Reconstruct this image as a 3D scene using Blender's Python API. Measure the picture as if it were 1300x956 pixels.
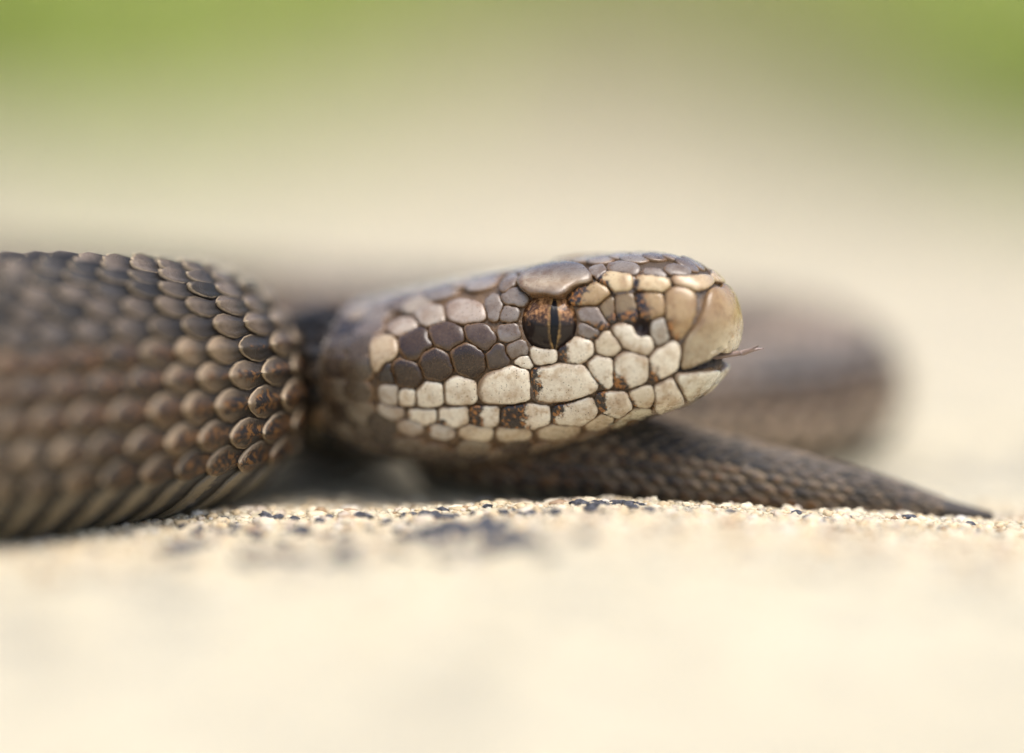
import bpy, math, random
import numpy as np
from mathutils import Vector, noise
from mathutils.bvhtree import BVHTree
from mathutils.kdtree import KDTree

random.seed(7)
rng = np.random.default_rng(7)
S = bpy.context.scene
for o in list(bpy.data.objects):
    bpy.data.objects.remove(o)
S.unit_settings.scale_length = 0.01          # 1 unit = 1 cm: a close-up of a small animal

# ------------------------------------------------------------------ camera
PITCH = math.radians(8.0)
DIST = 31.0
AIM = Vector((0, 0, 0.97))
FPX = 173.3 * DIST
CAM = AIM + Vector((0, -math.cos(PITCH), math.sin(PITCH))) * DIST
VD = Vector((0, math.cos(PITCH), -math.sin(PITCH)))
VU = Vector((0, math.sin(PITCH), math.cos(PITCH)))
cd = bpy.data.cameras.new("camera")
cam = bpy.data.objects.new("camera", cd)
S.collection.objects.link(cam)
cam.location = CAM
cam.rotation_euler = (math.pi / 2 - PITCH, 0, 0)
cd.sensor_width = 360.0
cd.lens = 360.0 * FPX / 1300.0
cd.clip_start = 0.5
cd.clip_end = 200000
cd.dof.use_dof = True
cd.dof.focus_distance = DIST + 0.08
APERTURE = 4.0                               # entrance pupil, cm
cd.dof.aperture_fstop = cd.lens * 1e-3 / APERTURE
S.camera = cam

# ------------------------------------------------------------------ sky, sun, exposure
SUN_EL, SUN_AZ = math.radians(70), math.radians(140)   # azimuth clockwise from +Y (north)
W = bpy.data.worlds.new("World")
S.world = W
W.use_nodes = True
nt = W.node_tree
sky = nt.nodes.new("ShaderNodeTexSky")
sky.sky_type = 'NISHITA'
sky.sun_disc = False
sky.sun_elevation = SUN_EL
sky.sun_rotation = SUN_AZ
sky.air_density = 1.0
sky.dust_density = 4.0
bg = nt.nodes["Background"]
bg.inputs[1].default_value = 0.14
nt.links.new(sky.outputs[0], bg.inputs[0])
sl = bpy.data.lights.new("sun", 'SUN')
sl.energy = 1.5
sl.angle = math.radians(42)
sl.color = (1.0, 0.98, 0.95)
sun = bpy.data.objects.new("sun", sl)
S.collection.objects.link(sun)
sdir = Vector((math.sin(SUN_AZ) * math.cos(SUN_EL), math.cos(SUN_AZ) * math.cos(SUN_EL), math.sin(SUN_EL)))
sun.rotation_euler = sdir.to_track_quat('Z', 'Y').to_euler()
sun.location = (0, 0, 60)
S.view_settings.view_transform = 'Standard'
S.view_settings.look = 'None'
S.view_settings.exposure = 0.78
S.view_settings.gamma = 1.0
S.view_settings.use_curve_mapping = False
S.cycles.use_denoising = True
S.cycles.max_bounces = 6
S.cycles.sample_clamp_indirect = 6.0

# ------------------------------------------------------------------ helpers
def link(o, parent=None):
    S.collection.objects.link(o)
    if parent is not None:
        o.parent = parent
    return o

def mesh_obj(name, verts, faces, mat, parent=None, attrs=None, smooth=True, recentre=False):
    verts = np.asarray(verts, dtype=float)
    c = np.zeros(3)
    if recentre:
        c = verts.mean(0)
    me = bpy.data.meshes.new(name)
    me.from_pydata((verts - c).tolist(), [], faces)
    if smooth:
        me.polygons.foreach_set("use_smooth", [True] * len(me.polygons))
    for k, v in (attrs or {}).items():
        v = np.asarray(v, dtype=np.float32)
        if v.ndim == 2:
            a = me.attributes.new(k, 'FLOAT_COLOR', 'POINT')
            a.data.foreach_set("color", np.concatenate([v, np.ones((len(v), 1), np.float32)], 1).ravel())
        else:
            a = me.attributes.new(k, 'FLOAT', 'POINT')
            a.data.foreach_set("value", v)
    me.materials.append(mat)
    me.update()
    o = bpy.data.objects.new(name, me)
    o.location = c
    return link(o, parent)

def smoothstep(a, b, x):
    t = np.clip((np.asarray(x, float) - a) / (b - a), 0, 1)
    return t * t * (3 - 2 * t)

class N:
    """tiny node-tree builder"""
    def __init__(self, name):
        self.m = bpy.data.materials.new(name)
        self.m.use_nodes = True
        self.t = self.m.node_tree
        self.b = self.t.nodes["Principled BSDF"]
    def n(self, typ, **kw):
        x = self.t.nodes.new(typ)
        for k, v in kw.items():
            setattr(x, k, v)
        return x
    def l(self, a, b):
        self.t.links.new(a, b)
    def attr(self, name):
        return self.n("ShaderNodeAttribute", attribute_name=name)
    def noise(self, scale, detail=3, rough=.55, vec=None):
        x = self.n("ShaderNodeTexNoise")
        x.inputs["Scale"].default_value = scale
        x.inputs["Detail"].default_value = detail
        x.inputs["Roughness"].default_value = rough
        if vec is not None:
            self.l(vec, x.inputs["Vector"])
        return x.outputs["Fac"]
    def voro(self, scale, vec=None, out="Distance"):
        x = self.n("ShaderNodeTexVoronoi")
        x.inputs["Scale"].default_value = scale
        if vec is not None:
            self.l(vec, x.inputs["Vector"])
        return x.outputs[out]
    def math(self, op, a, b=None, clamp=False):
        x = self.n("ShaderNodeMath", operation=op, use_clamp=clamp)
        for i, v in enumerate((a, b)):
            if v is None: continue
            if isinstance(v, (int, float)): x.inputs[i].default_value = v
            else: self.l(v, x.inputs[i])
        return x.outputs[0]
    def ramp(self, fac, lo, hi, a=0.0, b=1.0):
        x = self.n("ShaderNodeMapRange", interpolation_type='SMOOTHSTEP')
        self.l(fac, x.inputs[0])
        for i, v in ((1, lo), (2, hi), (3, a), (4, b)):
            x.inputs[i].default_value = v
        return x.outputs[0]
    def mix(self, fac, a, b, mode='MIX'):
        x = self.n("ShaderNodeMix", data_type='RGBA', blend_type=mode)
        if isinstance(fac, (int, float)): x.inputs[0].default_value = fac
        else: self.l(fac, x.inputs[0])
        for i, v in ((6, a), (7, b)):
            if isinstance(v, tuple): x.inputs[i].default_value = (*v, 1)
            else: self.l(v, x.inputs[i])
        return x.outputs[2]
    def pos(self):
        return self.n("ShaderNodeNewGeometry").outputs["Position"]
    def bump(self, h, strength, dist):
        x = self.n("ShaderNodeBump")
        x.inputs["Strength"].default_value = strength
        x.inputs["Distance"].default_value = dist
        self.l(h, x.inputs["Height"])
        self.l(x.outputs[0], self.b.inputs["Normal"])
    def color(self, c):
        if isinstance(c, tuple): self.b.inputs["Base Color"].default_value = (*c, 1)
        else: self.l(c, self.b.inputs["Base Color"])
    def set(self, **kw):
        for k, v in kw.items():
            k = k.replace("_", " ")
            if isinstance(v, (int, float, tuple)): self.b.inputs[k].default_value = v
            else: self.l(v, self.b.inputs[k])

# ------------------------------------------------------------------ materials
def mat_skin():
    k = N("snake_skin")
    p = k.pos()
    a = k.attr("col").outputs["Color"]
    n1 = k.noise(16, 4, .6, p)
    c = k.mix(k.ramp(n1, .40, .75, 0, .8), a, (.05, .032, .02))
    k.color(c)
    g = k.voro(60, p)
    k.bump(g, .5, .01)
    k.set(Roughness=.5)
    return k.m

def mat_head_scale():
    k = N("head_scale_horn")
    p = k.pos()
    col = k.attr("col").outputs["Color"]
    rim = k.attr("rim").outputs["Fac"]
    pig = k.attr("pig").outputs["Fac"]
    n_med = k.noise(22, 5, .65, p)
    n_fine = k.noise(90, 3, .6, p)
    n_big = k.noise(7, 3, .6, p)
    # faint brown clouding
    c = k.mix(k.ramp(n_big, .40, .70, 0, .7), col, k.mix(.75, col, (.42, .25, .11), 'MULTIPLY'))
    c = k.mix(k.ramp(k.noise(12, 5, .7, p), .50, .70, 0, .55), c, k.mix(1.0, c, (.50, .33, .17), 'MULTIPLY'))
    c = k.mix(k.ramp(n_fine, .52, .72, 0, .35), c, (.22, .14, .07))
    # dots
    v = k.voro(55, p)
    vr = k.voro(55, p, "Color")
    sel = k.n("ShaderNodeSeparateColor"); k.l(vr, sel.inputs[0])
    dot = k.math('MULTIPLY', k.ramp(v, .16, .32, 1, 0), k.ramp(sel.outputs[0], .70, .76))
    c = k.mix(k.math('MULTIPLY', dot, .8), c, (.05, .028, .015))
    # brown stained edge, broken by noise
    e = k.math('ADD', rim, k.math('MULTIPLY', k.math('SUBTRACT', n_med, .5), .95))
    c = k.mix(k.ramp(e, .46, 1.0, 0, .88), c, (.17, .095, .042))
    # black / rust pigment blotches
    pm = k.math('ADD', pig, k.math('MULTIPLY', k.math('SUBTRACT', n_med, .5), .75))
    rust = k.mix(k.ramp(k.noise(30, 3, .6, p), .50, .62), (.022, .015, .012), (.30, .125, .030))
    c = k.mix(k.ramp(pm, .52, .66), c, rust)
    k.color(c)
    k.bump(k.math('ADD', k.noise(45, 4, .6, p), k.math('MULTIPLY', n_fine, .4)), .15, .012)
    k.set(Roughness=k.ramp(n_med, .3, .7, .18, .34), Specular_IOR_Level=.5, Coat_Weight=.25, Coat_Roughness=.12)
    return k.m

def mat_body_scale():
    k = N("body_scale_horn")
    p = k.pos()
    col = k.attr("col").outputs["Color"]
    rim = k.attr("rim").outputs["Fac"]
    pig = k.attr("pig").outputs["Fac"]
    n_med = k.noise(14, 4, .65, p)
    n_fine = k.noise(70, 3, .6, p)
    c = k.mix(k.ramp(n_med, .40, .70, 0, .55), col, k.mix(1.0, col, (.34, .29, .27), 'MULTIPLY'))
    c = k.mix(k.ramp(n_fine, .5, .75, 0, .3), c, (.035, .026, .02))
    e = k.math('ADD', rim, k.math('MULTIPLY', k.math('SUBTRACT', n_med, .5), .5))
    c = k.mix(k.ramp(e, .60, .95, 0, .85), c, (.50, .385, .25))
    pm = k.math('ADD', pig, k.math('MULTIPLY', k.math('SUBTRACT', n_med, .5), .9))
    rust = k.mix(k.ramp(k.noise(20, 3, .6, p), .47, .62), (.014, .011, .010), (.17, .078, .022))
    c = k.mix(k.ramp(pm, .55, .7), c, rust)
    k.color(c)
    k.bump(k.math('ADD', k.noise(60, 3, .6, p), n_med), .40, .014)
    k.set(Roughness=k.ramp(n_fine, .3, .7, .40, .62), Specular_IOR_Level=.5)
    return k.m

def mat_ventral():
    k = N("belly_scale_horn")
    p = k.pos()
    col = k.attr("col").outputs["Color"]
    pig = k.attr("pig").outputs["Fac"]
    n_med = k.noise(9, 5, .7, p)
    n_fine = k.noise(60, 3, .6, p)
    c = k.mix(k.ramp(n_fine, .5, .7, 0, .5), col, (.04, .032, .024))
    pm = k.math('ADD', pig, k.math('MULTIPLY', k.math('SUBTRACT', n_med, .5), 1.1))
    c = k.mix(k.ramp(pm, .50, .66), c, (.022, .020, .018))
    k.color(c)
    k.bump(n_fine, .15, .01)
    k.set(Roughness=.36)
    return k.m

def mat_eye():
    k = N("iris_copper")
    tc = k.n("ShaderNodeTexCoord").outputs["Object"]
    s = k.n("ShaderNodeSeparateXYZ"); k.l(tc, s.inputs[0])
    x, z = s.outputs[0], s.outputs[2]
    R = .27
    n1 = k.noise(26, 5, .7, tc)
    n2 = k.noise(70, 3, .6, tc)
    up = k.ramp(k.math('ADD', k.math('DIVIDE', z, R), k.math('MULTIPLY', k.math('SUBTRACT', n1, .5), .9)), -.05, .42)
    copper = k.mix(k.ramp(n1, .40, .66), (.09, .036, .014), (.55, .28, .115))
    c = k.mix(up, (.016, .010, .008), copper)
    c = k.mix(k.ramp(n2, .58, .66, 0, .75), c, (.02, .012, .008))
    # gold margin of the slit pupil
    zz = k.math('DIVIDE', z, R * .80)
    env = k.math('SUBTRACT', 1.0, k.math('MULTIPLY', zz, zz))
    q = k.math('SUBTRACT', k.math('ABSOLUTE', x), k.math('MULTIPLY', env, R * .115))
    q = k.math('ADD', q, k.math('MULTIPLY', k.math('SUBTRACT', n1, .5), R * .22))
    gold = k.math('MULTIPLY', k.ramp(q, -R * .02, R * .10, 1, 0), k.ramp(k.noise(30, 4, .75, tc), .42, .60, .05, 1))
    c = k.mix(gold, c, (.42, .25, .085))
    k.color(c)
    k.set(Roughness=.45, Specular_IOR_Level=.12, Coat_Weight=.5, Coat_Roughness=.015)
    return k.m

def mat_plain(name, c, rough=.5, **kw):
    k = N(name)
    p = k.pos()
    k.color(k.mix(k.ramp(k.noise(30, 3, .6, p), .35, .7, 0, .5), c, tuple(v * .55 for v in c)))
    k.set(Roughness=rough, **kw)
    return k.m

def mat_rock():
    k = N("sandstone")
    p = k.pos()
    n1 = k.noise(.55, 5, .6, p)
    n2 = k.noise(9, 5, .7, p)
    n3 = k.noise(34, 4, .7, p)
    c = k.mix(k.ramp(n2, .32, .68), (.56, .465, .28), (.80, .745, .575))
    c = k.mix(k.ramp(n1, .42, .66, 0, .75), c, (.58, .53, .40))
    c = k.mix(k.ramp(n3, .60, .74, 0, .6), c, (.34, .23, .13))
    sy = k.n('ShaderNodeSeparateXYZ'); k.l(p, sy.inputs[0])
    old = k.math('ADD', sy.outputs[1], k.math('MULTIPLY', k.noise(.08, 4, .6, p), 14.0))
    c = k.mix(k.ramp(old, 8, 22, 0, .8), c, (.57, .50, .365))     # weathered, dusty far part of the slab
    # grey lichen freckles in patches
    pa = k.ramp(k.noise(1.1, 4, .65, p), .51, .60)
    f = k.math('MULTIPLY', pa, k.ramp(k.noise(13, 3, .65, p), .50, .58))
    c = k.mix(k.math('MULTIPLY', f, .85), c, (.085, .088, .10))
    g2 = k.math('MULTIPLY', k.ramp(k.noise(.8, 3, .6, p), .50, .60), k.ramp(k.noise(4.5, 4, .65, p), .50, .60))
    c = k.mix(k.math('MULTIPLY', g2, .6), c, (.20, .195, .19))
    k.color(c)
    k.bump(k.math('ADD', n3, k.math('MULTIPLY', n2, 2.0)), .8, .03)
    k.set(Roughness=.9, Specular_IOR_Level=.2)
    return k.m

def mat_grain():
    k = N("quartz_grains")
    p = k.pos()
    a = k.attr("col").outputs["Color"]
    n = k.noise(40, 3, .6, p)
    k.color(k.mix(k.ramp(n, .35, .7, 0, .4), a, (.42, .30, .16)))
    k.bump(n, .4, .01)
    k.set(Roughness=.6)
    return k.m

def mat_dark_grain():
    k = N("dark_lichen_grain")
    p = k.pos()
    n = k.noise(45, 4, .7, p)
    k.color(k.mix(k.ramp(n, .35, .7), (.016, .017, .021), (.13, .135, .16)))
    k.bump(n, .6, .02)
    k.set(Roughness=.7)
    return k.m

def mat_ground():
    k = N("meadow_soil")
    p = k.pos()
    n = k.noise(.12, 5, .6, p)
    k.color(k.mix(k.ramp(n, .35, .65), (.30, .37, .10), (.38, .36, .17)))
    k.set(Roughness=.95)
    return k.m

def mat_grass():
    k = N("grass_blade")
    a = k.attr("col").outputs["Color"]
    k.color(a)
    k.set(Roughness=.5)
    tr = k.n('ShaderNodeBsdfTranslucent'); k.l(a, tr.inputs[0])
    mx = k.n('ShaderNodeMixShader'); mx.inputs[0].default_value = .35
    out = k.t.nodes['Material Output']
    k.l(k.b.outputs[0], mx.inputs[1]); k.l(tr.outputs[0], mx.inputs[2]); k.l(mx.outputs[0], out.inputs[0])
    return k.m

M_SKIN, M_HEAD, M_BODY, M_VENT, M_EYE = mat_skin(), mat_head_scale(), mat_body_scale(), mat_ventral(), mat_eye()
M_ROCK, M_GRAIN, M_DGRAIN, M_GROUND, M_GRASS = mat_rock(), mat_grain(), mat_dark_grain(), mat_ground(), mat_grass()
M_PUPIL = N("pupil_black"); M_PUPIL.color((.004, .004, .005)); M_PUPIL.set(Roughness=.5, Specular_IOR_Level=.1, Coat_Weight=.3, Coat_Roughness=.02); M_PUPIL = M_PUPIL.m
M_TONGUE = mat_plain("tongue_skin", (.30, .22, .19), .35)
M_MOUTH = mat_plain("mouth_lining", (.030, .018, .014), .5)

# ------------------------------------------------------------------ rock and ground
def gz(x, y):
    """large-scale height of the sandstone"""
    x = np.asarray(x, float); y = np.asarray(y, float)
    r = np.interp(x, [-30, -5, -3.5, -1.7, -.3, .6, 1.5, 2.2, 3.5, 5, 30],
                  [-.2, -.16, -.13, -.07, -.01, .03, .0, -.05, -.12, -.15, -.2])
    back = np.interp(x, [-4, -1.5, 0, 1.5, 3.5, 5], [.02, .05, .12, .16, .10, .04])
    z = r - back * smoothstep(.05, .7, y)
    far = smoothstep(2.0, 6.0, y)
    z = z * (1 - far) - .16 * far
    fr = smoothstep(-2.0, -9.0, y)
    z = z * (1 - fr) - .12 * fr
    return z

def axis(parts):
    out = []
    for a, b, st in parts:
        out.extend(np.arange(a, b - 1e-6, st))
    out.append(parts[-1][1])
    return np.array(out)

gx = axis([(-160, -40, 12), (-40, -12, 2.5), (-12, -5, .4), (-5, 5.6, .034), (5.6, 12, .4), (12, 40, 2.5), (40, 160, 12)])
gy = axis([(-70, -20, 6), (-20, -9, .8), (-9, -2.4, .22), (-2.4, 1.2, .034), (1.2, 3.5, .09), (3.5, 10, .4), (10, 62, 2.0)])
GX, GY = np.meshgrid(gx, gy)
GZ = gz(GX, GY)
flat = np.stack([GX.ravel(), GY.ravel(), GZ.ravel()], 1)
for i in range(len(flat)):
    x, y, z = flat[i]
    d = .10 * noise.fractal((x * .45, y * .45, 3.1), 1.0, 2.0, 3) * (.15 + .85 * min(1, abs(y) / 3.0))
    if abs(x) < 13 and -10 < y < 8:
        d += .020 * noise.fractal((x * 3.1, y * 3.1, 8.2), 1.0, 2.1, 3)
        if -5 < x < 5.6 and -2.4 < y < 1.2:
            d += .011 * noise.fractal((x * 13, y * 13, 1.2), .9, 2.1, 2)
    # far edge of the slab crumbles down to the meadow
    edge = 39 + 20 * math.exp(-((x - 2.0) / 4.6) ** 2) - 9 * float(smoothstep(4, 8, x)) + 4 * noise.noise((x * .12, 0.3, 0))
    d -= 3.0 * float(smoothstep(edge, edge + 10, y))
    flat[i, 2] = z + d
nx, ny = len(gx), len(gy)
faces = [(j * nx + i, j * nx + i + 1, (j + 1) * nx + i + 1, (j + 1) * nx + i) for j in range(ny - 1) for i in range(nx - 1)]
rock = mesh_obj("rock", flat, faces, M_ROCK)
rock["kind"] = "structure"
rock_bvh = BVHTree.FromPolygons([tuple(v) for v in flat], faces)

gs = 60000.0
gv, gf = [], []
rr = [0, 60, 130, 300, 900, 4000, gs]
for k_, r_ in enumerate(rr):
    for a_ in range(32):
        t = a_ / 32 * 2 * math.pi
        gv.append((r_ * math.cos(t), r_ * math.sin(t) + 20, -2.2))
for k_ in range(len(rr) - 1):
    for a_ in range(32):
        b_ = (a_ + 1) % 32
        gf.append((k_ * 32 + a_, (k_ + 1) * 32 + a_, (k_ + 1) * 32 + b_, k_ * 32 + b_))
ground = mesh_obj("ground", gv, gf, M_GROUND)
ground["kind"] = "structure"

def rock_z(x, y):
    h = rock_bvh.ray_cast(Vector((x, y, 5)), Vector((0, 0, -1)))
    return h[0].z if h[0] else -.1

# ------------------------------------------------------------------ the snake: centre line
YAW = math.radians(23)
CY, SY = math.cos(YAW), math.sin(YAW)
H0 = np.array([1.605, .12, 0.0])
HB = np.array([-CY, SY, 0.0])      # backwards along the head
HN = np.array([-SY, -CY, 0.0])     # sideways, towards the viewer
U_END = 3.0

def loc2w(u, v, w):
    return H0 + HB * u + HN * v + np.array([0, 0, w])

def w2loc(p):
    d = np.asarray(p) - H0
    return float(d @ HB), float(d @ HN), float(d[2])

hp = lambda u: (H0 + HB * u)[:2]
ctrl = [  # x, y, half width r, lift of the belly above the rock
    (*hp(2.2), .6, .5), (*hp(2.6), .58, .45), (*hp(U_END), .54, .42),
    (-1.32, 1.48, .53, .41), (-1.42, 1.82, .52, .37), (-1.36, 2.25, .54, .28), (-1.15, 2.75, .57, .17), (-1.25, 3.25, .60, .05), (-2.1, 4.0, .64, 0),
    (-3.4, 4.5, .68, 0), (-4.7, 4.6, .74, 0), (-5.35, 3.95, .80, 0), (-4.75, 3.25, .80, 0), (-3.55, 2.80, .81, 0),
    (-2.86, 2.0, .84, 0), (-2.50, 1.0, .92, 0), (-3.15, .10, .98, 0), (-4.2, -.60, 1.0, 0), (-5.5, -1.25, 1.03, 0),
    (-7.5, -1.9, 1.05, 0), (-9.6, -.2, 1.06, 0), (-10.2, 2.2, 1.06, 0), (-9.0, 5.0, .98, 0), (-6.5, 6.1, .76, 0), (-3.4, 5.9, .65, 0),
    (-.8, 5.0, .63, 0), (.9, 4.4, .62, 0), (1.9, 4.45, .60, 0), (2.65, 3.85, .56, 0), (2.25, 3.1, .52, 0), (1.1, 2.6, .49, 0),
    (.2, 2.15, .46, 0), (-.42, 1.65, .42, 0), (.0, 1.12, .38, 0), (.8, .88, .345, 0), (1.4, .76, .30, 0), (2.1, .66, .24, 0), (2.75, .57, .165, 0),
    (3.2, .50, .09, 0), (3.6, .46, .035, 0)]
ctrl = np.array(ctrl)

def catmull(P, t):
    i = int(min(max(math.floor(t), 0), len(P) - 2)); f = t - i
    p0 = P[max(i - 1, 0)]; p1 = P[i]; p2 = P[i + 1]; p3 = P[min(i + 2, len(P) - 1)]
    return .5 * ((2 * p1) + (-p0 + p2) * f + (2 * p0 - 5 * p1 + 4 * p2 - p3) * f * f + (-p0 + 3 * p1 - 3 * p2 + p3) * f ** 3)

ts = np.linspace(2, len(ctrl) - 1, 3600)
dense = np.array([catmull(ctrl, t) for t in ts])
seg = np.hypot(np.diff(dense[:, 0]), np.diff(dense[:, 1]))
slen = np.concatenate([[0], np.cumsum(seg)]) + U_END
S_END = slen[-1]
gs_ = np.arange(U_END, S_END, .04)
PX, PY, PR, PL = [np.interp(gs_, slen, dense[:, k]) for k in range(4)]
def smooth(a, n):
    k = np.ones(2 * n + 1) / (2 * n + 1)
    return np.convolve(np.pad(a, n, mode='edge'), k, 'valid')
TX, TY = np.gradient(PX), np.gradient(PY)
tl = np.hypot(TX, TY); TX, TY = TX / tl, TY / tl
_k = np.ones(13) / 13                         # even turning; the nape leaves the head along its axis
TX = np.convolve(np.concatenate([np.full(6, HB[0]), TX, np.full(6, TX[-1])]), _k, 'valid')
TY = np.convolve(np.concatenate([np.full(6, HB[1]), TY, np.full(6, TY[-1])]), _k, 'valid')
_w = np.clip((gs_ - U_END) / .5, 0, 1)
TX = TX * _w + HB[0] * (1 - _w); TY = TY * _w + HB[1] * (1 - _w)
tl = np.hypot(TX, TY); TX, TY = TX / tl, TY / tl
PG = smooth(gz(PX, PY), 8)
RZ = PR * np.interp(gs_, [0, 6, 20], [.92, .95, 1.0])
PZ = PG + PL + RZ * .985

def frame(s):
    f = lambda a: float(np.interp(s, gs_, a))
    c = np.array([f(PX), f(PY), f(PZ)])
    t = np.array([f(TX), f(TY), 0.0]); t /= np.linalg.norm(t)
    l = np.array([-t[1], t[0], 0.0])      # z cross t
    return c, t, l, f(PR), f(RZ)

UP = np.array([0, 0, 1.0])
def section(phi, r, rz):
    sx = math.sin(phi); cz = math.cos(phi)
    if cz < 0:   # slightly flattened belly
        cz = -abs(cz) ** .92
        sx = math.copysign(abs(sx) ** .93, sx)
    return r * sx, rz * cz

NAPE = {}
def surf(s, phi, h=0.0):
    c, t, l, r, rz = frame(s)
    a, b = section(phi, r, rz)
    if s < U_END + 1.0 and NAPE:
        f = float(smoothstep(U_END, U_END + 1.0, s))
        ph = (phi + math.pi) % (2 * math.pi) - math.pi
        ra = np.interp(ph, NAPE['ph'], NAPE['a']) * r / .54 * .98
        rb = np.interp(ph, NAPE['ph'], NAPE['b']) * (rz / .5)
        a, b = a * f + ra * (1 - f), b * f + rb * (1 - f)
    return c + l * a * (1 + h / r) + UP * b * (1 + h / max(rz, .05))

# ------------------------------------------------------------------ the snake: head form
HT = np.array([
 # u    wt    wc    ht    wm    hm    wj    hj    wb
 [0.000,1.40, 1.385,.05,  1.33, .09,  1.28, .055, 1.26],
 [0.020,1.465,1.44, .11,  1.33, .18,  1.19, .12,  1.16],
 [0.060,1.545,1.51, .16,  1.32, .245, 1.10, .17,  1.06],
 [0.120,1.615,1.575, .20,  1.30, .295, 1.02, .225, .96],
 [0.200,1.695,1.63, .235, 1.28, .335, .96,  .275, .865],
 [0.350,1.785,1.655,.285, 1.22, .39,  .88,  .335, .76],
 [0.600,1.815,1.655,.34,  1.16, .445, .80,  .40,  .655],
 [0.900,1.795,1.635,.395, 1.11, .505, .71,  .45,  .545],
 [1.300,1.725,1.60, .46,  1.06, .58,  .61,  .51,  .41],
 [1.700,1.645,1.52, .49,  1.00, .68,  .52,  .58,  .285],
 [2.100,1.570,1.42, .50,  .95,  .765, .46,  .64,  .215],
 [2.450,1.480,1.32, .50,  .92,  .80, .46,  .66,  .215],
 [2.750,1.410,1.25, .49,  .90,  .78,  .48,  .63,  .23],
 [3.000,1.340,1.18, .45,  .87,  .68,  .50,  .55,  .28],
 [3.250,1.270,1.14, .38,  .86,  .54,  .53,  .42,  .36]])
_tau = np.linspace(0, math.sqrt(3.25), 700)
_H = np.stack([np.interp(_tau, np.sqrt(HT[:, 0]), HT[:, k]) for k in range(1, 9)], 1)
for k in range(8):
    a = _H[:, k].copy()
    e0 = a[0]
    a2 = smooth(a, 22)
    wgt = smoothstep(0, .12, _tau)
    _H[:, k] = a * (1 - wgt) + a2 * wgt

MR = 72
def head_ring(u):
    t = math.sqrt(max(u, 0))
    wt, wc, ht, wm, hm, wj, hj, wb = [float(np.interp(t, _tau, _H[:, k])) for k in range(8)]
    half = [(0, wt), (ht * .58, wt - (wt - wc) * .22), (ht, wc), (hm * .90 + ht * .10, wc * .48 + wm * .52), (hm, wm * .92 + wj * .08),
            (hj * .55 + hm * .45, wj * .6 + wm * .4), (hj * .93, wj * .85 + wb * .15), (hj * .52, wb * .86 + wj * .14), (0, wb)]
    P = [np.array(q) for q in half] + [np.array((-q[0], q[1])) for q in half[-2:0:-1]]
    n = len(P)
    out = []
    for i in range(MR):
        f = i / MR * n
        j = int(f); q = f - j
        p0, p1, p2, p3 = P[(j - 1) % n], P[j % n], P[(j + 1) % n], P[(j + 2) % n]
        out.append(.5 * ((2 * p1) + (-p0 + p2) * q + (2 * p0 - 5 * p1 + 4 * p2 - p3) * q * q + (-p0 + 3 * p1 - 3 * p2 + p3) * q ** 3))
    return np.array(out)

hu = np.concatenate([np.linspace(0, math.sqrt(.35), 26) ** 2, np.arange(.375, U_END + .001, .03)])
hu[-1] = U_END
rings = []
for u in hu:
    R_ = head_ring(u)
    rings.append(np.array([loc2w(u, v, w) for v, w in R_]))
n_head = len(rings)
head_verts = np.concatenate(rings)
def quads(n, m, off=0):
    return [(off + j * m + i, off + (j + 1) * m + i, off + (j + 1) * m + (i + 1) % m, off + j * m + (i + 1) % m) for j in range(n - 1) for i in range(m)]
hq = quads(n_head, MR)
hfan = [tuple(range(MR))]
# closed nape so that rays from anywhere meet the form
BVH = BVHTree.FromPolygons([tuple(v) for v in head_verts], hq + hfan)
def hnormal(hit, nrm, ref):
    n = np.array(nrm)
    return n if n @ ref > 0 else -n

def px_ray(x, y):
    d = VD + Vector((1, 0, 0)) * ((x - 650) / FPX) + VU * ((478 - y) / FPX)
    return d.normalized()

def cast_px(x, y):
    d = px_ray(x, y)
    h = BVH.ray_cast(CAM, d)
    if h[0] is None:
        q = BVH.find_nearest(CAM + d * (DIST + .2))
        h = q
    n = hnormal(h[0], h[1], -np.array(d))
    return np.array(h[0]), n

def project(p):
    d = Vector(p) - CAM
    z = d.dot(VD)
    return 650 + d.x / z * FPX, 478 - d.dot(VU) / z * FPX

# ------------------------------------------------------------------ scale builder for the head
def resample(poly, n):
    P = np.array(poly, float)
    for _ in range(2):
        Q = np.roll(P, -1, 0)
        P = np.stack([P * .84 + Q * .16, P * .16 + Q * .84], 1).reshape(-1, 2)
    Q = np.vstack([P, P[:1]])
    L = np.concatenate([[0], np.cumsum(np.hypot(*np.diff(Q, axis=0).T))])
    t = np.linspace(0, L[-1], n, endpoint=False)
    return np.stack([np.interp(t, L, Q[:, 0]), np.interp(t, L, Q[:, 1])], 1)

RING_T = [1.0, .997, .978, .925, .74, .40]
RING_H = [-.35, .38, .72, .88, .99, 1.06]
RIM_V = [1.0, 1.0, .94, .74, .30, 0.0]

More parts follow.
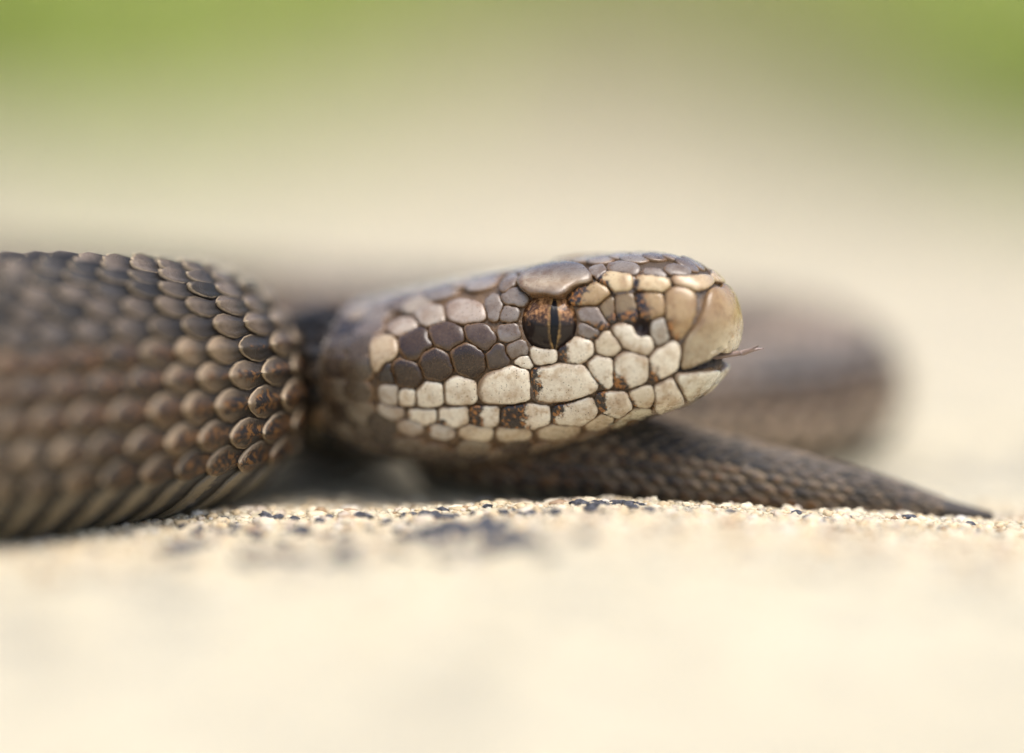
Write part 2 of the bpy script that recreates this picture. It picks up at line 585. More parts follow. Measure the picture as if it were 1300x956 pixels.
def scale_mesh(poly, mapf, h, n=26, pig=None, bias=0.0, lift=None, grow=1.0, swell=0.0, wob_f=.22):
    P = resample(poly, n)
    c = P.mean(0)
    dd = P - c
    wob = np.array([noise.noise((q[0] * wob_f, q[1] * wob_f, 5.5)) for q in P]) * swell
    P = c + dd * (1 + wob / np.linalg.norm(dd, axis=1))[:, None]
    ext = np.abs(P - c).max()
    V, rim, pg = [], [], []
    for T, Hh, rv in zip(RING_T, RING_H, RIM_V):
        for q in P:
            # inset by distance rather than ratio, so long scales keep an even rim
            d = q - c; L = np.linalg.norm(d)
            p2 = c + d * T * grow
            pos, nr = mapf(p2)
            hh = h * Hh + (lift(p2 - c, ext) if lift else 0) * (1 if Hh > 0 else 0)
            V.append(pos + nr * hh); rim.append(rv * (1 + .45 * float((c - p2)[0]) / ext) if rv < 1 else 1.0)
            pg.append(0.0 if pig is None else .5 + .5 * float((p2 - c) @ pig) / ext + bias)
    pos, nr = mapf(c)
    V.append(pos + nr * h); rim.append(0.0); pg.append(0.0 if pig is None else .5 + bias)
    F = []
    for k in range(len(RING_T) - 1):
        for i in range(n):
            j = (i + 1) % n
            F.append((k * n + i, k * n + j, (k + 1) * n + j, (k + 1) * n + i))
    b = (len(RING_T) - 1) * n
    for i in range(n):
        F.append((b + i, b + (i + 1) % n, len(V) - 1))
    return np.array(V), F, rim, pg

def mirror(V):
    d = V - H0
    a = d @ HN
    return V - 2 * a[:, None] * HN[None, :]

CROP = {'A': (620, 310, 3.8235), 'B': (400, 310, 3.185), 'C': (780, 310, 7.647), 'D': (780, 410, 7.647), 'E': (630, 320, 7.647)}
def full(tag, pts):
    x0, y0, s = CROP[tag]
    return [(x0 + a / s, y0 + b / s) for a, b in pts]

CREAM, CRM2, TAN, GRB, DRK = (.72, .645, .495), (.60, .51, .36), (.36, .245, .118), (.27, .235, .205), (.030, .014, .006)
GREY, PALE, BRN, OLV = (.205, .17, .14), (.50, .44, .35), (.20, .125, .065), (.20, .140, .070)
L_, R_, T_, B_ = np.array((-1, 0.)), np.array((1, 0.)), np.array((0, -1.)), np.array((0, 1.))
# kind, crop, outline, colour, height, (pigment direction, bias)
TR = [
 ('nasal_scale','C',[(500,480),(580,437),(680,440),(748,490),(758,600),(733,720),(690,830),(622,915),(556,895),(524,780),(502,620)],TAN,.040,(L_+.6*B_,-.12)),
 ('nasal_scale','C',[(215,525),(262,487),(360,480),(468,502),(488,560),(478,680),(424,690),(362,715),(305,695),(232,620)],TAN,.040,(L_+.3*B_,.05)),
 ('nasal_scale','C',[(402,742),(468,735),(503,800),(520,900),(512,940),(450,985),(404,980),(392,860)],(.42,.395,.33),.030,None),
 ('nasal_scale','A',[(602,402),(645,390),(690,402),(722,430),(800,470),(800,515),(762,533),(690,518),(640,480),(606,440)],CREAM,.045,None),
 ('loreal_scale','A',[(625,262),(680,250),(714,275),(720,330),(700,372),(652,378),(622,340),(615,292)],OLV,.032,(B_+.4*R_,-.02)),
 ('loreal_scale','A',[(562,272),(606,260),(616,300),(612,350),(618,384),(582,380),(556,340),(552,300)],OLV,.025,(B_,-.1)),
 ('preocular_scale','A',[(395,252),(440,217),(520,205),(560,212),(588,240),(570,275),(520,298),(440,294),(402,275)],TAN,.050,(L_+.5*T_,.05)),
 ('preocular_scale','A',[(442,320),(480,306),(530,315),(560,350),(590,402),(558,410),(500,390),(452,360)],(.22,.18,.15),.035,(B_,-.05)),
 ('subocular_scale','A',[(442,395),(470,390),(528,420),(540,440),(500,463),(452,440)],GREY,.030,(B_,-.1)),
 ('subocular_scale','A',[(347,505),(400,470),(440,457),(508,470),(514,540),(480,563),(400,573),(352,550)],CREAM,.045,(L_,-.12)),
 ('subocular_scale','A',[(206,502),(262,498),(324,515),(333,560),(280,578),(226,573),(206,545)],CREAM,.045,None),
 ('subocular_scale','A',[(135,562),(165,537),(203,547),(213,585),(180,602),(146,588)],CREAM,.035,None),
 ('subocular_scale','A',[(522,470),(560,432),(600,427),(640,470),(643,508),(610,537),(560,537),(527,508)],CRM2,.040,None),
 # upper lip
 ('labial_scale','A',[(787,542),(830,502),(880,470),(914,492),(919,540),(904,598),(860,638),(802,667),(787,620)],CREAM,.045,(L_+B_,-.17)),
 ('labial_scale','A',[(622,542),(670,512),(740,530),(773,552),(778,610),(750,663),(690,688),(622,692),(614,620)],CREAM,.045,(L_+B_,-.16)),
 ('labial_scale','A',[(482,562),(510,542),(560,547),(598,557),(602,610),(598,678),(570,688),(530,658),(497,610)],CREAM,.045,(L_+B_,-.16)),
 ('labial_scale','A',[(217,602),(340,582),(460,580),(490,602),(520,650),(542,688),(480,722),(380,752),(280,762),(227,738),(210,670)],CREAM,.050,(L_,-.22)),
 ('labial_scale','B',[(662,582),(690,542),(740,512),(800,492),(860,500),(869,540),(873,618),(800,638),(720,638),(672,614)],CREAM,.050,None),
 ('labial_scale','B',[(531,562),(575,537),(630,552),(653,582),(648,628),(590,643),(541,638),(527,600)],CREAM,.048,None),
 ('labial_scale','B',[(417,596),(450,562),(500,562),(518,590),(513,638),(470,653),(421,638)],CREAM,.045,None),
 ('labial_scale','B',[(341,600),(370,580),(399,592),(403,630),(380,648),(346,634)],CREAM,.040,None),
 ('labial_scale','B',[(270,580),(300,560),(330,575),(338,625),(315,650),(285,635)],PALE,.035,None),
 # lower lip
 ('lower_labial_scale','D',[(578,492),(640,470),(720,462),(800,470),(870,452),(950,435),(1008,482),(980,560),(900,640),(800,700),(703,733),(682,690),(622,590)],(.64,.60,.47),.045,None),
 ('lower_labial_scale','A',[(807,682),(850,652),(884,643),(913,680),(938,738),(900,797),(850,812),(803,788),(815,730)],CREAM,.045,None),
 ('lower_labial_scale','A',[(692,712),(740,684),(780,674),(798,692),(803,740),(780,768),(720,768),(697,745)],CRM2,.040,(B_+L_,-.22)),
 ('lower_labial_scale','A',[(532,727),(600,707),(653,712),(688,760),(688,785),(630,822),(562,798),(532,760)],CREAM,.045,(L_,-.05)),
 ('lower_labial_scale','A',[(312,792),(400,768),(500,743),(523,790),(518,820),(450,857),(380,867),(322,858)],CREAM,.042,(L_+T_,-.08)),
 ('lower_labial_scale','A',[(67,792),(160,778),(288,778),(296,820),(288,858),(200,877),(92,877),(63,840)],CREAM,.042,(L_,.12)),
 ('lower_labial_scale','B',[(632,652),(690,648),(743,652),(743,709),(690,725),(637,713)],CREAM,.042,(L_,.02)),
 ('lower_labial_scale','B',[(507,657),(560,653),(618,657),(618,709),(570,727),(512,713)],CREAM,.042,(L_+B_,-.22)),
 ('lower_labial_scale','B',[(372,667),(430,658),(484,667),(488,699),(440,713),(378,694)],CREAM,.038,(L_,-.3)),
 ('lower_labial_scale','B',[(262,640),(310,652),(360,662),(365,688),(320,690),(268,668)],PALE,.034,None),
 # chin
 ('chin_scale','A',[(470,872),(540,832),(600,835),(590,852),(520,878),(480,882)],CRM2,.025,None),
 ('chin_scale','A',[(575,905),(640,840),(710,796),(790,800),(800,826),(722,868),(640,905)],(.60,.55,.40),.030,None),
 ('chin_scale','A',[(247,892),(340,872),(440,877),(420,905),(330,928),(243,918)],CRM2,.028,None),
 ('chin_scale','A',[(42,902),(130,892),(208,902),(180,925),(62,935)],CRM2,.028,None),
 ('chin_scale','B',[(592,737),(660,737),(713,747),(700,773),(620,773),(587,755)],CRM2,.028,None),
 ('chin_scale','B',[(472,737),(540,737),(558,760),(520,773),(477,758)],PALE,.028,(L_,-.3)),
 ('chin_scale','B',[(345,715),(408,712),(433,740),(400,757),(352,742)],PALE,.028,None),
 # brow and eye ring
 ('supraocular_scale','A',[(142,212),(162,187),(220,157),(300,137),(400,134),(470,147),(517,180),(490,204),(440,216),(404,238),(370,256),(300,258),(230,252),(172,240)],(.17,.145,.13),.075,None),
 ('postocular_scale','A',[(72,270),(110,237),(150,227),(188,260),(180,285),(140,300),(92,298)],GREY,.050,None),
 ('postocular_scale','A',[(67,340),(95,314),(138,317),(143,350),(110,383),(77,373)],GREY,.045,None),
 ('postocular_scale','A',[(72,225),(108,187),(148,172),(136,205),(105,232),(80,246)],GREY,.045,None),
 ('postocular_scale','A',[(60,420),(95,395),(140,400),(150,450),(110,475),(70,460)],(.20,.17,.15),.040,None),
 ('postocular_scale','A',[(85,520),(110,482),(150,470),(190,500),(195,535),(160,535),(125,550)],GREY,.035,None),
 ('canthal_scale','A',[(537,182),(580,157),(640,150),(700,166),(704,200),(680,223),(630,226),(590,205)],(.52,.40,.23),.055,(L_+.6*B_,-.15)),
 ('canthal_scale','A',[(712,190),(740,166),(800,165),(860,180),(883,210),(850,231),(770,233),(717,224)],(.56,.43,.25),.055,(L_,-.2)),
 ('internasal_scale','C',[(545,332),(650,342),(760,378),(870,352),(928,368),(905,402),(800,430),(700,420),(615,398)],(.46,.34,.20),.040,None),
 ('crown_scale','A',[(492,142),(530,127),(568,132),(550,160),(520,165)],GREY,.030,None),
 ('crown_scale','A',[(582,127),(640,110),(710,120),(733,145),(690,155),(620,148)],GREY,.034,None),
 ('crown_scale','A',[(742,150),(790,140),(850,150),(868,164),(800,160)],GREY,.028,None),
 ('crown_scale','A',[(852,132),(900,121),(968,140),(960,154),(890,150)],GREY,.028,None),
 # temples
 ('temporal_scale','B',[(552,442),(590,407),(640,407),(688,450),(693,488),(650,523),(602,523),(562,480)],DRK,.050,None),
 ('temporal_scale','B',[(427,470),(460,432),(510,427),(548,460),(553,510),(510,543),(452,528)],DRK,.050,None),
 ('temporal_scale','B',[(312,500),(350,472),(400,482),(428,510),(428,550),(390,573),(337,558)],DRK,.048,None),
 ('temporal_scale','B',[(472,350),(510,327),(570,337),(603,360),(603,395),(562,413),(540,428),(492,408),(467,385)],(.060,.034,.020),.046,None),
 ('temporal_scale','B',[(347,400),(390,367),(448,352),(468,390),(478,415),(440,428),(420,463),(372,458)],(.045,.024,.012),.046,None),
 ('temporal_scale','B',[(612,342),(650,332),(700,347),(728,390),(700,428),(652,408),(617,380)],(.080,.052,.036),.044,None),
 ('temporal_scale','B',[(692,452),(728,415),(760,410),(775,445),(780,478),(742,493),(702,488)],(.055,.038,.028),.044,None),
 ('temporal_scale','B',[(240,402),(290,390),(328,402),(328,440),(282,480),(252,520),(238,450)],(.42,.32,.20),.045,None),
 ('temporal_scale','B',[(532,262),(600,242),(680,262),(698,290),(640,320),(572,320),(537,300)],(.36,.29,.23),.042,None),
 ('temporal_scale','B',[(412,302),(450,272),(520,267),(528,300),(518,330),(442,333)],(.40,.34,.27),.042,None),
 ('temporal_scale','B',[(302,350),(350,322),(418,322),(400,353),(342,373)],(.38,.31,.24),.040,None),
 ('temporal_scale','B',[(702,242),(730,218),(758,240),(750,290),(722,308),(702,280)],GREY,.038,None),
 ('temporal_scale','B',[(265,520),(300,480),(312,510),(325,560),(300,558),(275,545)],(.03,.022,.017),.036,None),
]

snake = bpy.data.objects.new("snake", None)
link(snake)
snake.empty_display_size = .5
snake["label"] = "brown viper with pale scaled lips lying coiled on the sandstone, head in profile"
snake["category"] = "snake"

# --- base form: dents for nostril, mouth and eye sockets, then the whole skin as one mesh
hv = head_verts.copy()
def dent(px, py, r, depth):
    p, n = cast_px(px, py)
    for sgn in (0, 1):
        c = p if sgn == 0 else mirror(p[None])[0]
        nn = n if sgn == 0 else n - 2 * (n @ HN) * HN
        d = np.linalg.norm(hv - c, axis=1)
        f = np.clip(1 - (d / r) ** 2, 0, 1) ** 2
        hv[:] -= f[:, None] * nn[None] * depth
dent(814, 416, .09, .10)
MOUTH = ((932, 454, .10), (924, 456, .12), (915, 458, .13), (905, 460, .13), (895, 462, .12), (885, 465, .10), (875, 468, .06), (866, 470, .03))
for mx, my, dp in MOUTH:
    dent(mx, my, .07, dp * .55)
dent(697, 408, .25, .08)

col_skin = np.zeros((len(hv), 3))
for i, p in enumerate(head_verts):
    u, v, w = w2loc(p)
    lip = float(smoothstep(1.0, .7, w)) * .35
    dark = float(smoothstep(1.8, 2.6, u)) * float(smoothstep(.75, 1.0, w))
    base = np.array((.19, .115, .058)) * (1 - lip) + np.array((.085, .062, .038)) * lip  # low skin tinted darker, painting in the shade below the jaw
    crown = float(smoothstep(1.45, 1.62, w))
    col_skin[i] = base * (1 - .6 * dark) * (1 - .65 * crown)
for mx, my, dp in MOUTH:
    q = cast_px(mx, my)[0]
    for q in (q, mirror(q[None])[0]):
        f = np.clip(1.6 - np.linalg.norm(head_verts - q, axis=1) / .055, 0, 1)[:, None]
        col_skin = col_skin * (1 - f) + np.array((.014, .009, .007)) * f

body_rings, body_cols = [], []
hr0 = rings[-1]
c0 = np.array([*hp(U_END), 0.0])
rel0 = np.array([[(p - c0) @ HN, p[2]] for p in hr0])
phis = []
c, t, l, r, rz = frame(U_END)
cz0 = c[2]
ph_ring = [math.atan2(a, (b - cz0)) for a, b in rel0]
_o = np.argsort(ph_ring)
NAPE['ph'] = np.concatenate([[ph_ring[_o[-1]] - 2 * math.pi], np.array(ph_ring)[_o], [ph_ring[_o[0]] + 2 * math.pi]])
_ra, _rb = rel0[_o, 0], rel0[_o, 1] - cz0
NAPE['a'] = np.concatenate([[_ra[-1]], _ra, [_ra[0]]])
NAPE['b'] = np.concatenate([[_rb[-1]], _rb, [_rb[0]]])
bs = np.concatenate([np.arange(U_END + .06, 12, .08), np.arange(12, S_END - .01, .16), [S_END - .005]])
for s in bs:
    c, t, l, r, rz = frame(s)
    f = float(smoothstep(U_END, U_END + 1.0, s))
    ring = []
    for k in range(MR):
        a, b = section(ph_ring[k], r, rz)
        ra, rb = rel0[k]
        ra *= r / .54 * .98; rb = (rb - cz0) * (rz / .5)
        ring.append(c + l * (a * f + ra * (1 - f)) + UP * (b * f + rb * (1 - f)))
    body_rings.append(np.array(ring))
nb = len(body_rings)
allv = np.concatenate([hv] + body_rings)
colb = np.tile(np.array((.030, .024, .020)), (nb * MR, 1))
F = quads(n_head + nb, MR)
F.append(tuple(range(MR)))
F.append(tuple((n_head + nb - 1) * MR + i for i in reversed(range(MR))))
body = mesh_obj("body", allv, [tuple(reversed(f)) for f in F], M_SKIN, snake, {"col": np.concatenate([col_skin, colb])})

# --- traced head plates, both sides of the head
kd_pts = []
def add_plate(kind, V, F, rim, pg, colr, both=True):
    jit = 1 + (random.random() - .5) * .14
    cc = np.tile(np.array(colr) * jit, (len(V), 1))
    if kind == 'supraocular_scale':
        q = (V[:, 2] - V[:, 2].min()) / np.ptp(V[:, 2])
        f = (np.exp(-((q - .52) / .20) ** 2) * .85)[:, None]
        cc = cc * .8 * (1 - f) + np.array((.42, .33, .22)) * f
    if kind == 'rostral_scale':
        f = smoothstep(1.15, 1.50, V[:, 2])[:, None]
        cc = np.array((.60, .52, .35)) * (1 - f) + np.array((.36, .235, .105)) * f
        for i_, p_ in enumerate(V):
            lv_ = abs(w2loc(p_)[1])
            g = float(smoothstep(.12, .36, lv_ + .10 * noise.noise((p_[0] * 9, p_[1] * 9, p_[2] * 9))))
            cc[i_] = cc[i_] * (1 - .62 * g * (1 - .25 * g)) + np.array((.05, .025, .008)) * g
    mesh_obj(kind, V, F, M_HEAD, snake, {"col": cc, "rim": rim, "pig": pg}, recentre=True)
    kd_pts.extend([tuple(v) for v in V])
    if both:
        V2 = mirror(V)
        mesh_obj(kind, V2, [tuple(reversed(f)) for f in F], M_HEAD, snake, {"col": cc, "rim": rim, "pig": pg}, recentre=True)
        kd_pts.extend([tuple(v) for v in V2])

# let neighbouring plates grow until only a narrow groove is left between them
rost_near = full('C', [(1000, 440), (940, 425), (890, 460), (865, 540), (845, 640), (800, 740), (745, 830)]) + \
            full('D', [(690, 130), (660, 200), (652, 260), (645, 340), (635, 410), (625, 452), (690, 440), (760, 385), (820, 322), (880, 300), (960, 290), (1060, 298), (1150, 200), (1185, 50)])
OUT = [resample(full(t_[1], t_[2]), 40) for t_ in TR]
ey = [(697 + 37 * math.cos(a) , 411 + 31 * math.sin(a)) for a in np.linspace(0, 6.28, 40)]
fixed = [resample(rost_near, 80), np.array(ey), np.array([(815 + 9 * math.cos(a), 417 + 10 * math.sin(a)) for a in np.linspace(0, 6.28, 20)]),
         np.array([(x, y) for x, y in zip(np.linspace(862, 934, 40), np.interp(np.linspace(862, 934, 40), [862, 880, 905, 934], [472, 470, 467, 463]))])]
LIP = full('A', [(915, 612), (860, 647), (800, 674), (750, 678), (690, 700), (620, 704), (545, 704), (480, 735), (380, 765), (280, 772), (210, 757)]) + full('B', [(800, 645), (720, 645), (655, 641), (590, 649), (525, 647), (470, 659), (400, 654), (340, 650)])
_lx = np.linspace(505, 857, 240)
_ls = sorted(LIP)
fixed.append(np.stack([_lx, np.interp(_lx, [q[0] for q in _ls], [q[1] for q in _ls])], 1))
GROOVE = .9
for it in range(4):
    NEW = []
    for i, P in enumerate(OUT):
        oth = np.concatenate([q for j, q in enumerate(OUT) if j != i] + fixed)
        d = np.sqrt(((P[:, None] - oth[None]) ** 2).sum(2))
        jn = d.argmin(1); dm = d.min(1)
        tn = np.roll(P, -1, 0) - np.roll(P, 1, 0)
        nn_ = np.stack([tn[:, 1], -tn[:, 0]], 1); nn_ /= np.linalg.norm(nn_, axis=1)[:, None]
        if ((P - P.mean(0)) * nn_).sum() < 0: nn_ = -nn_
        toward = ((oth[jn] - P) * nn_).sum(1)
        mv = np.where(toward > 0, np.clip((dm - GROOVE) * .5, -.5, 1.4), np.where(dm < 4, -1.0, 1.2))
        mv = (mv + np.roll(mv, 1) + np.roll(mv, -1)) / 3
        NEW.append(P + nn_ * mv[:, None])
    OUT = NEW
for P, (kind, tag, pts, colr, h, pg) in zip(OUT, TR):
    P = [tuple(q) for q in P]
    pd, bias = (pg if pg else (None, 0))
    if pd is not None:
        pd = pd / np.linalg.norm(pd)
    lift = None
    if kind == 'supraocular_scale':
        lift = lambda d, e: .17 * max(0, d[1] / e)      # brow shelf stands out over the eye
    V, Fc, rim, pgv = scale_mesh(P, lambda q: cast_px(q[0], q[1]), h, pig=pd, bias=bias, lift=lift, n=34, swell=1.1)
    add_plate(kind, V, Fc, rim, pgv, colr)

# --- rostral plate: symmetric, wraps round the tip of the snout
left_px = full('C', [(1000, 440), (940, 425), (890, 460), (865, 540), (845, 640), (800, 740), (745, 830)]) + \
          full('D', [(690, 130), (660, 200), (652, 260), (645, 340), (635, 410), (625, 452), (690, 432), (750, 370), (812, 305), (870, 284), (960, 274), (1060, 286)])
hl = []
for x, y in left_px:
    p, n = cast_px(x, y)
    u, v, w = w2loc(p)
    hl.append((max(v, .02), w))
hl = [(min(v, .48), w) for v, w in hl]
sym = hl + [(-v, w) for v, w in reversed(hl)]
def cast_front(q):
    o = Vector(loc2w(-2.0, q[0], q[1]))
    h = BVH.ray_cast(o, Vector(HB))
    if h[0] is None:
        h = BVH.find_nearest(Vector(loc2w(.1, q[0], q[1])))
    return np.array(h[0]), hnormal(h[0], h[1], -HB + np.sign(q[0]) * HN * .3)
V, Fc, rim, pgv = scale_mesh(sym, cast_front, .05, n=60)
add_plate('rostral_scale', V, Fc, rim, pgv, (.58, .46, .27), both=False)
# mental plate under the tongue
V, Fc, rim, pgv = scale_mesh([(-.10, 1.0), (.10, 1.0), (.13, .95), (.05, .89), (-.05, .89), (-.13, .95)], cast_front, .03, n=24)
add_plate('mental_scale', V, Fc, rim, pgv, (.60, .55, .42), both=False)

# --- granular skin in the groove between nasal and rostral plates
gv_, gf_, go_ = [], [], 0
groove = np.array(full('C', [(925, 395), (860, 430), (812, 470), (800, 560), (785, 640), (752, 735), (708, 830), (665, 905), (640, 960)]))
gl = np.concatenate([[0], np.cumsum(np.hypot(*np.diff(groove, axis=0).T))])
for q in range(150):
    t = random.random() * gl[-1]
    x = np.interp(t, gl, groove[:, 0]) + random.gauss(0, 2.0); y = np.interp(t, gl, groove[:, 1]) + random.gauss(0, 1.2)
    p, n = cast_px(x, y)
    r_ = random.uniform(.006, .013)
    o8 = [p + n * r_ * .9] + [p + (np.cross(n, UP) * math.cos(a) + UP * math.sin(a)) * r_ for a in np.linspace(0, 2 * math.pi, 6, endpoint=False)]
    for side in (0, 1):
        vv = np.array(o8)
        if side: vv = mirror(vv)
        gv_ += list(vv)
        gf_ += [((go_, go_ + 1 + i, go_ + 1 + (i + 1) % 6) if not side else (go_, go_ + 1 + (i + 1) % 6, go_ + 1 + i)) for i in range(6)]
        go_ += 7
gran = mesh_obj("granular_skin", gv_, gf_, M_SKIN, snake, {"col": np.tile(np.array((.20, .17, .15)), (len(gv_), 1))})
gran["kind"] = "stuff"

# --- small scales filling crown, nape, throat
kd = KDTree(len(kd_pts))
for i, p in enumerate(kd_pts):
    kd.insert(p, i)
kd.balance()
eye_px = (697, 408)
eye_p, eye_n = cast_px(*eye_px)
eye_m = mirror(eye_p[None])[0]
row = 0
u = .20
while u < 3.04:
    step = .125 + .055 * min(1, u / 2.2)
    R3 = np.array([loc2w(min(u, U_END), v, w) for v, w in head_ring(min(u, U_END))])
    if u > U_END:
        R3 = R3 + HB * (u - U_END)
    Q = np.vstack([R3, R3[:1]])
    L = np.concatenate([[0], np.cumsum(np.linalg.norm(np.diff(Q, axis=0), axis=1))])
    wid = step * .98
    nn_ = max(8, int(L[-1] / wid))
    for k in range(nn_):
        tpos = (k + (.5 if row % 2 else 0)) / nn_ * L[-1]
        p = np.array([np.interp(tpos, L, Q[:, j]) for j in range(3)])
        h = BVH.find_nearest(Vector(p))
        n = np.array(h[1])
        lu, lv, lw = w2loc(p)
        axc = loc2w(lu, 0, 1.05)
        if n @ (p - axc) < 0: n = -n
        if np.linalg.norm(p - eye_p) < .26 or np.linalg.norm(p - eye_m) < .26: continue
        if kd.find(Vector(p))[2] < wid * .37: continue
        if lu < .34 and lw < 1.2: continue
        ta = HB - n * (HB @ n); ta /= np.linalg.norm(ta)
        tb = np.cross(n, ta)
        a_, b_ = step * .86, wid * .69
        poly = [(-a_, 0), (-a_ * .7, b_ * .75), (0, b_), (a_ * .6, b_ * .8), (a_ * 1.05, 0), (a_ * .6, -b_ * .8), (0, -b_), (-a_ * .7, -b_ * .75)]
        j1, j2 = random.uniform(.9, 1.08), random.uniform(.9, 1.08)
        def mp(q, p=p, ta=ta, tb=tb, n=n):
            x = Vector(p + ta * q[0] * j1 + tb * q[1] * j2)
            r_ = BVH.find_nearest(x)
            m = np.array(r_[1]); m = m if m @ n > 0 else -m
            return np.array(r_[0]), m
        if lw > 1.22:
            base = np.array(random.choice([(.21, .18, .155), (.26, .22, .185), (.15, .12, .10), (.33, .275, .21)]))
        elif lw > .85:
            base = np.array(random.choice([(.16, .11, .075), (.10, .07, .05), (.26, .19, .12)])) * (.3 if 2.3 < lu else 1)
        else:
            base = np.array(random.choice([(.28, .22, .15), (.15, .11, .07), (.09, .063, .04), (.36, .295, .205)])) * (1 - .5 * float(smoothstep(1.2, 2.2, lu)))  # shade under the head painted into the throat colour, deeper to the rear
        V, Fc, rim, pgv = scale_mesh(poly, mp, .022 + .012 * min(1, u), n=16, lift=lambda d, e: .012 * d[0] / e)
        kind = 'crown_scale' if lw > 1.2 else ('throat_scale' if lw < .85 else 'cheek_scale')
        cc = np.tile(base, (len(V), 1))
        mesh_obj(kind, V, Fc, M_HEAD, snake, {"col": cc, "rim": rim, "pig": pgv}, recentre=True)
    u += step * .92
    row += 1

# --- eyes with slit pupils
def make_eye(side):
    R = .27
    cpos = eye_p - eye_n * .18
    gaze = np.array([.04, -1.0, -.02]); gaze = gaze / np.linalg.norm(gaze)
    # eyeball faces sideways and a little forward
    px_ = np.array(cast_px(707, 411)[0])
    gaze = (px_ + eye_n * .08 - cpos); gaze /= np.linalg.norm(gaze)
    ya = gaze
    za = UP - ya * (UP @ ya); za /= np.linalg.norm(za)
    xa = np.cross(za, ya); 
    V, Fc = [], []
    nu, nv = 40, 28
    for j in range(nv + 1):
        th = math.pi * j / nv
        for i in range(nu):
            ph = 2 * math.pi * i / nu
            V.append((R * math.sin(th) * math.cos(ph), R * math.cos(th), R * math.sin(th) * math.sin(ph)))
    for j in range(nv):
        for i in range(nu):
            k = (i + 1) % nu
            Fc.append((j * nu + i, j * nu + k, (j + 1) * nu + k, (j + 1) * nu + i))
    o = mesh_obj("eye", V, Fc, M_EYE, snake)
    PV, PF = [(0, R * 1.006, 0)], []
    K = 40
    rows = 4
    for q in range(1, rows + 1):
        for i in range(K):
            t = i / K * 2 * math.pi
            z = math.sin(t) * .72
            x = math.copysign((.122 + .012 * math.sin(9 * z + 2 * math.cos(t))) * (1 - (z / .72) ** 2) ** .8, math.cos(t))
            x, z = x * q / rows, z * q / rows
            y = math.sqrt(max(0, 1 - x * x - z * z))
            PV.append(tuple(np.array((x, y, z)) * R * 1.006))
    for i in range(K):
        PF.append((0, 1 + i, 1 + (i + 1) % K))
    for q in range(rows - 1):
        for i in range(K):
            j = (i + 1) % K
            PF.append((1 + q * K + i, 1 + (q + 1) * K + i, 1 + (q + 1) * K + j, 1 + q * K + j))
    pu = mesh_obj("pupil", PV, PF, M_PUPIL, o)
    from mathutils import Matrix
    m = Matrix(((xa[0], ya[0], za[0], cpos[0]), (xa[1], ya[1], za[1], cpos[1]), (xa[2], ya[2], za[2], cpos[2]), (0, 0, 0, 1)))
    if side < 0:
        def mir(v): return v - 2 * (v @ HN) * HN
        c2 = mirror(cpos[None])[0]
        y2 = mir(ya); z2 = mir(za); x2 = np.cross(z2, y2)
        m = Matrix(((x2[0], y2[0], z2[0], c2[0]), (x2[1], y2[1], z2[1], c2[1]), (x2[2], y2[2], z2[2], c2[2]), (0, 0, 0, 1)))
    o.matrix_world = m
    return o
make_eye(1)
make_eye(-1)

# --- nostril lining, mouth lining, forked tongue
def disc_cup(name, px, py, rx, rz_, mat, back):
    p, n = cast_px(px, py)
    tb = np.cross(UP, n); tb /= np.linalg.norm(tb); tc = np.cross(n, tb)
    for s_ in (0, 1):
        V, Fc = [], []
        K = 18
        for q, (f, d) in enumerate(((1.15, .012), (.9, .0), (.6, -.03), (.25, -.05))):
            for i in range(K):
                a = 2 * math.pi * i / K
                V.append(p + tb * rx * f * math.cos(a) + tc * rz_ * f * math.sin(a) + n * (d - back))
        for q in range(3):
            for i in range(K):
                j = (i + 1) % K
                Fc.append((q * K + i, q * K + j, (q + 1) * K + j, (q + 1) * K + i))
        Fc.append(tuple(3 * K + i for i in range(K)))
        V = np.array(V)
        if s_: V = mirror(V); Fc = [tuple(reversed(f)) for f in Fc]
        mesh_obj(name, V, Fc, mat, snake, recentre=True)
disc_cup("nostril", 813, 415, .058, .064, M_MOUTH, -.012)

def tube(pts, rad, K=10, flat=1.0):
    V, Fc = [], []
    P = np.array(pts)
    T = np.gradient(P, axis=0)
    for p, t, r in zip(P, T, rad):
        t = t / np.linalg.norm(t)
        s_ = np.cross(t, UP); s_ /= np.linalg.norm(s_)
        q = np.cross(s_, t)
        for i in range(K):
            a = 2 * math.pi * i / K
            V.append(p + s_ * r * math.cos(a) + q * r * flat * math.sin(a))
    for j in range(len(P) - 1):
        for i in range(K):
            k = (i + 1) % K
            Fc.append((j * K + i, (j + 1) * K + i, (j + 1) * K + k, j * K + k))
    Fc.append(tuple(reversed(range(K)))); Fc.append(tuple((len(P) - 1) * K + i for i in range(K)))
    return V, Fc
tv, tf = [], []
a0 = loc2w(.42, .02, 1.03); a1 = loc2w(.10, .015, 1.105); a2 = loc2w(-.10, .0, 1.135)
pts = [a0 * (1 - t) ** 2 + 2 * a1 * t * (1 - t) + a2 * t * t for t in np.linspace(0, 1, 10)]
v_, f_ = tube(pts, np.linspace(.055, .030, 10), flat=.6)
tv += v_; tf += f_
for sg in (-1, 1):
    e = loc2w(-.24, sg * .05 + .0, 1.185 + .018 * sg)
    m_ = loc2w(-.17, sg * .02, 1.16)
    p2 = [a2 * (1 - t) ** 2 + 2 * m_ * t * (1 - t) + e * t * t for t in np.linspace(0, 1, 9)]
    p2 = [p + HN * sg * .010 for p in p2]
    v_, f_ = tube(p2, np.linspace(.028, .005, 9), flat=.8)
    off = len(tv)
    tv += v_; tf += [tuple(off + i for i in f) for f in f_]
mesh_obj("tongue", tv, tf, M_TONGUE, snake)

# ------------------------------------------------------------------ body scales
NROW = 21
PHV = math.radians(122)
def pitch(r): return .25 * r ** .75 + .01

def nrows(r):
    return 23 if r > .56 else 19 if r > .28 else 15 if r > .16 else 9

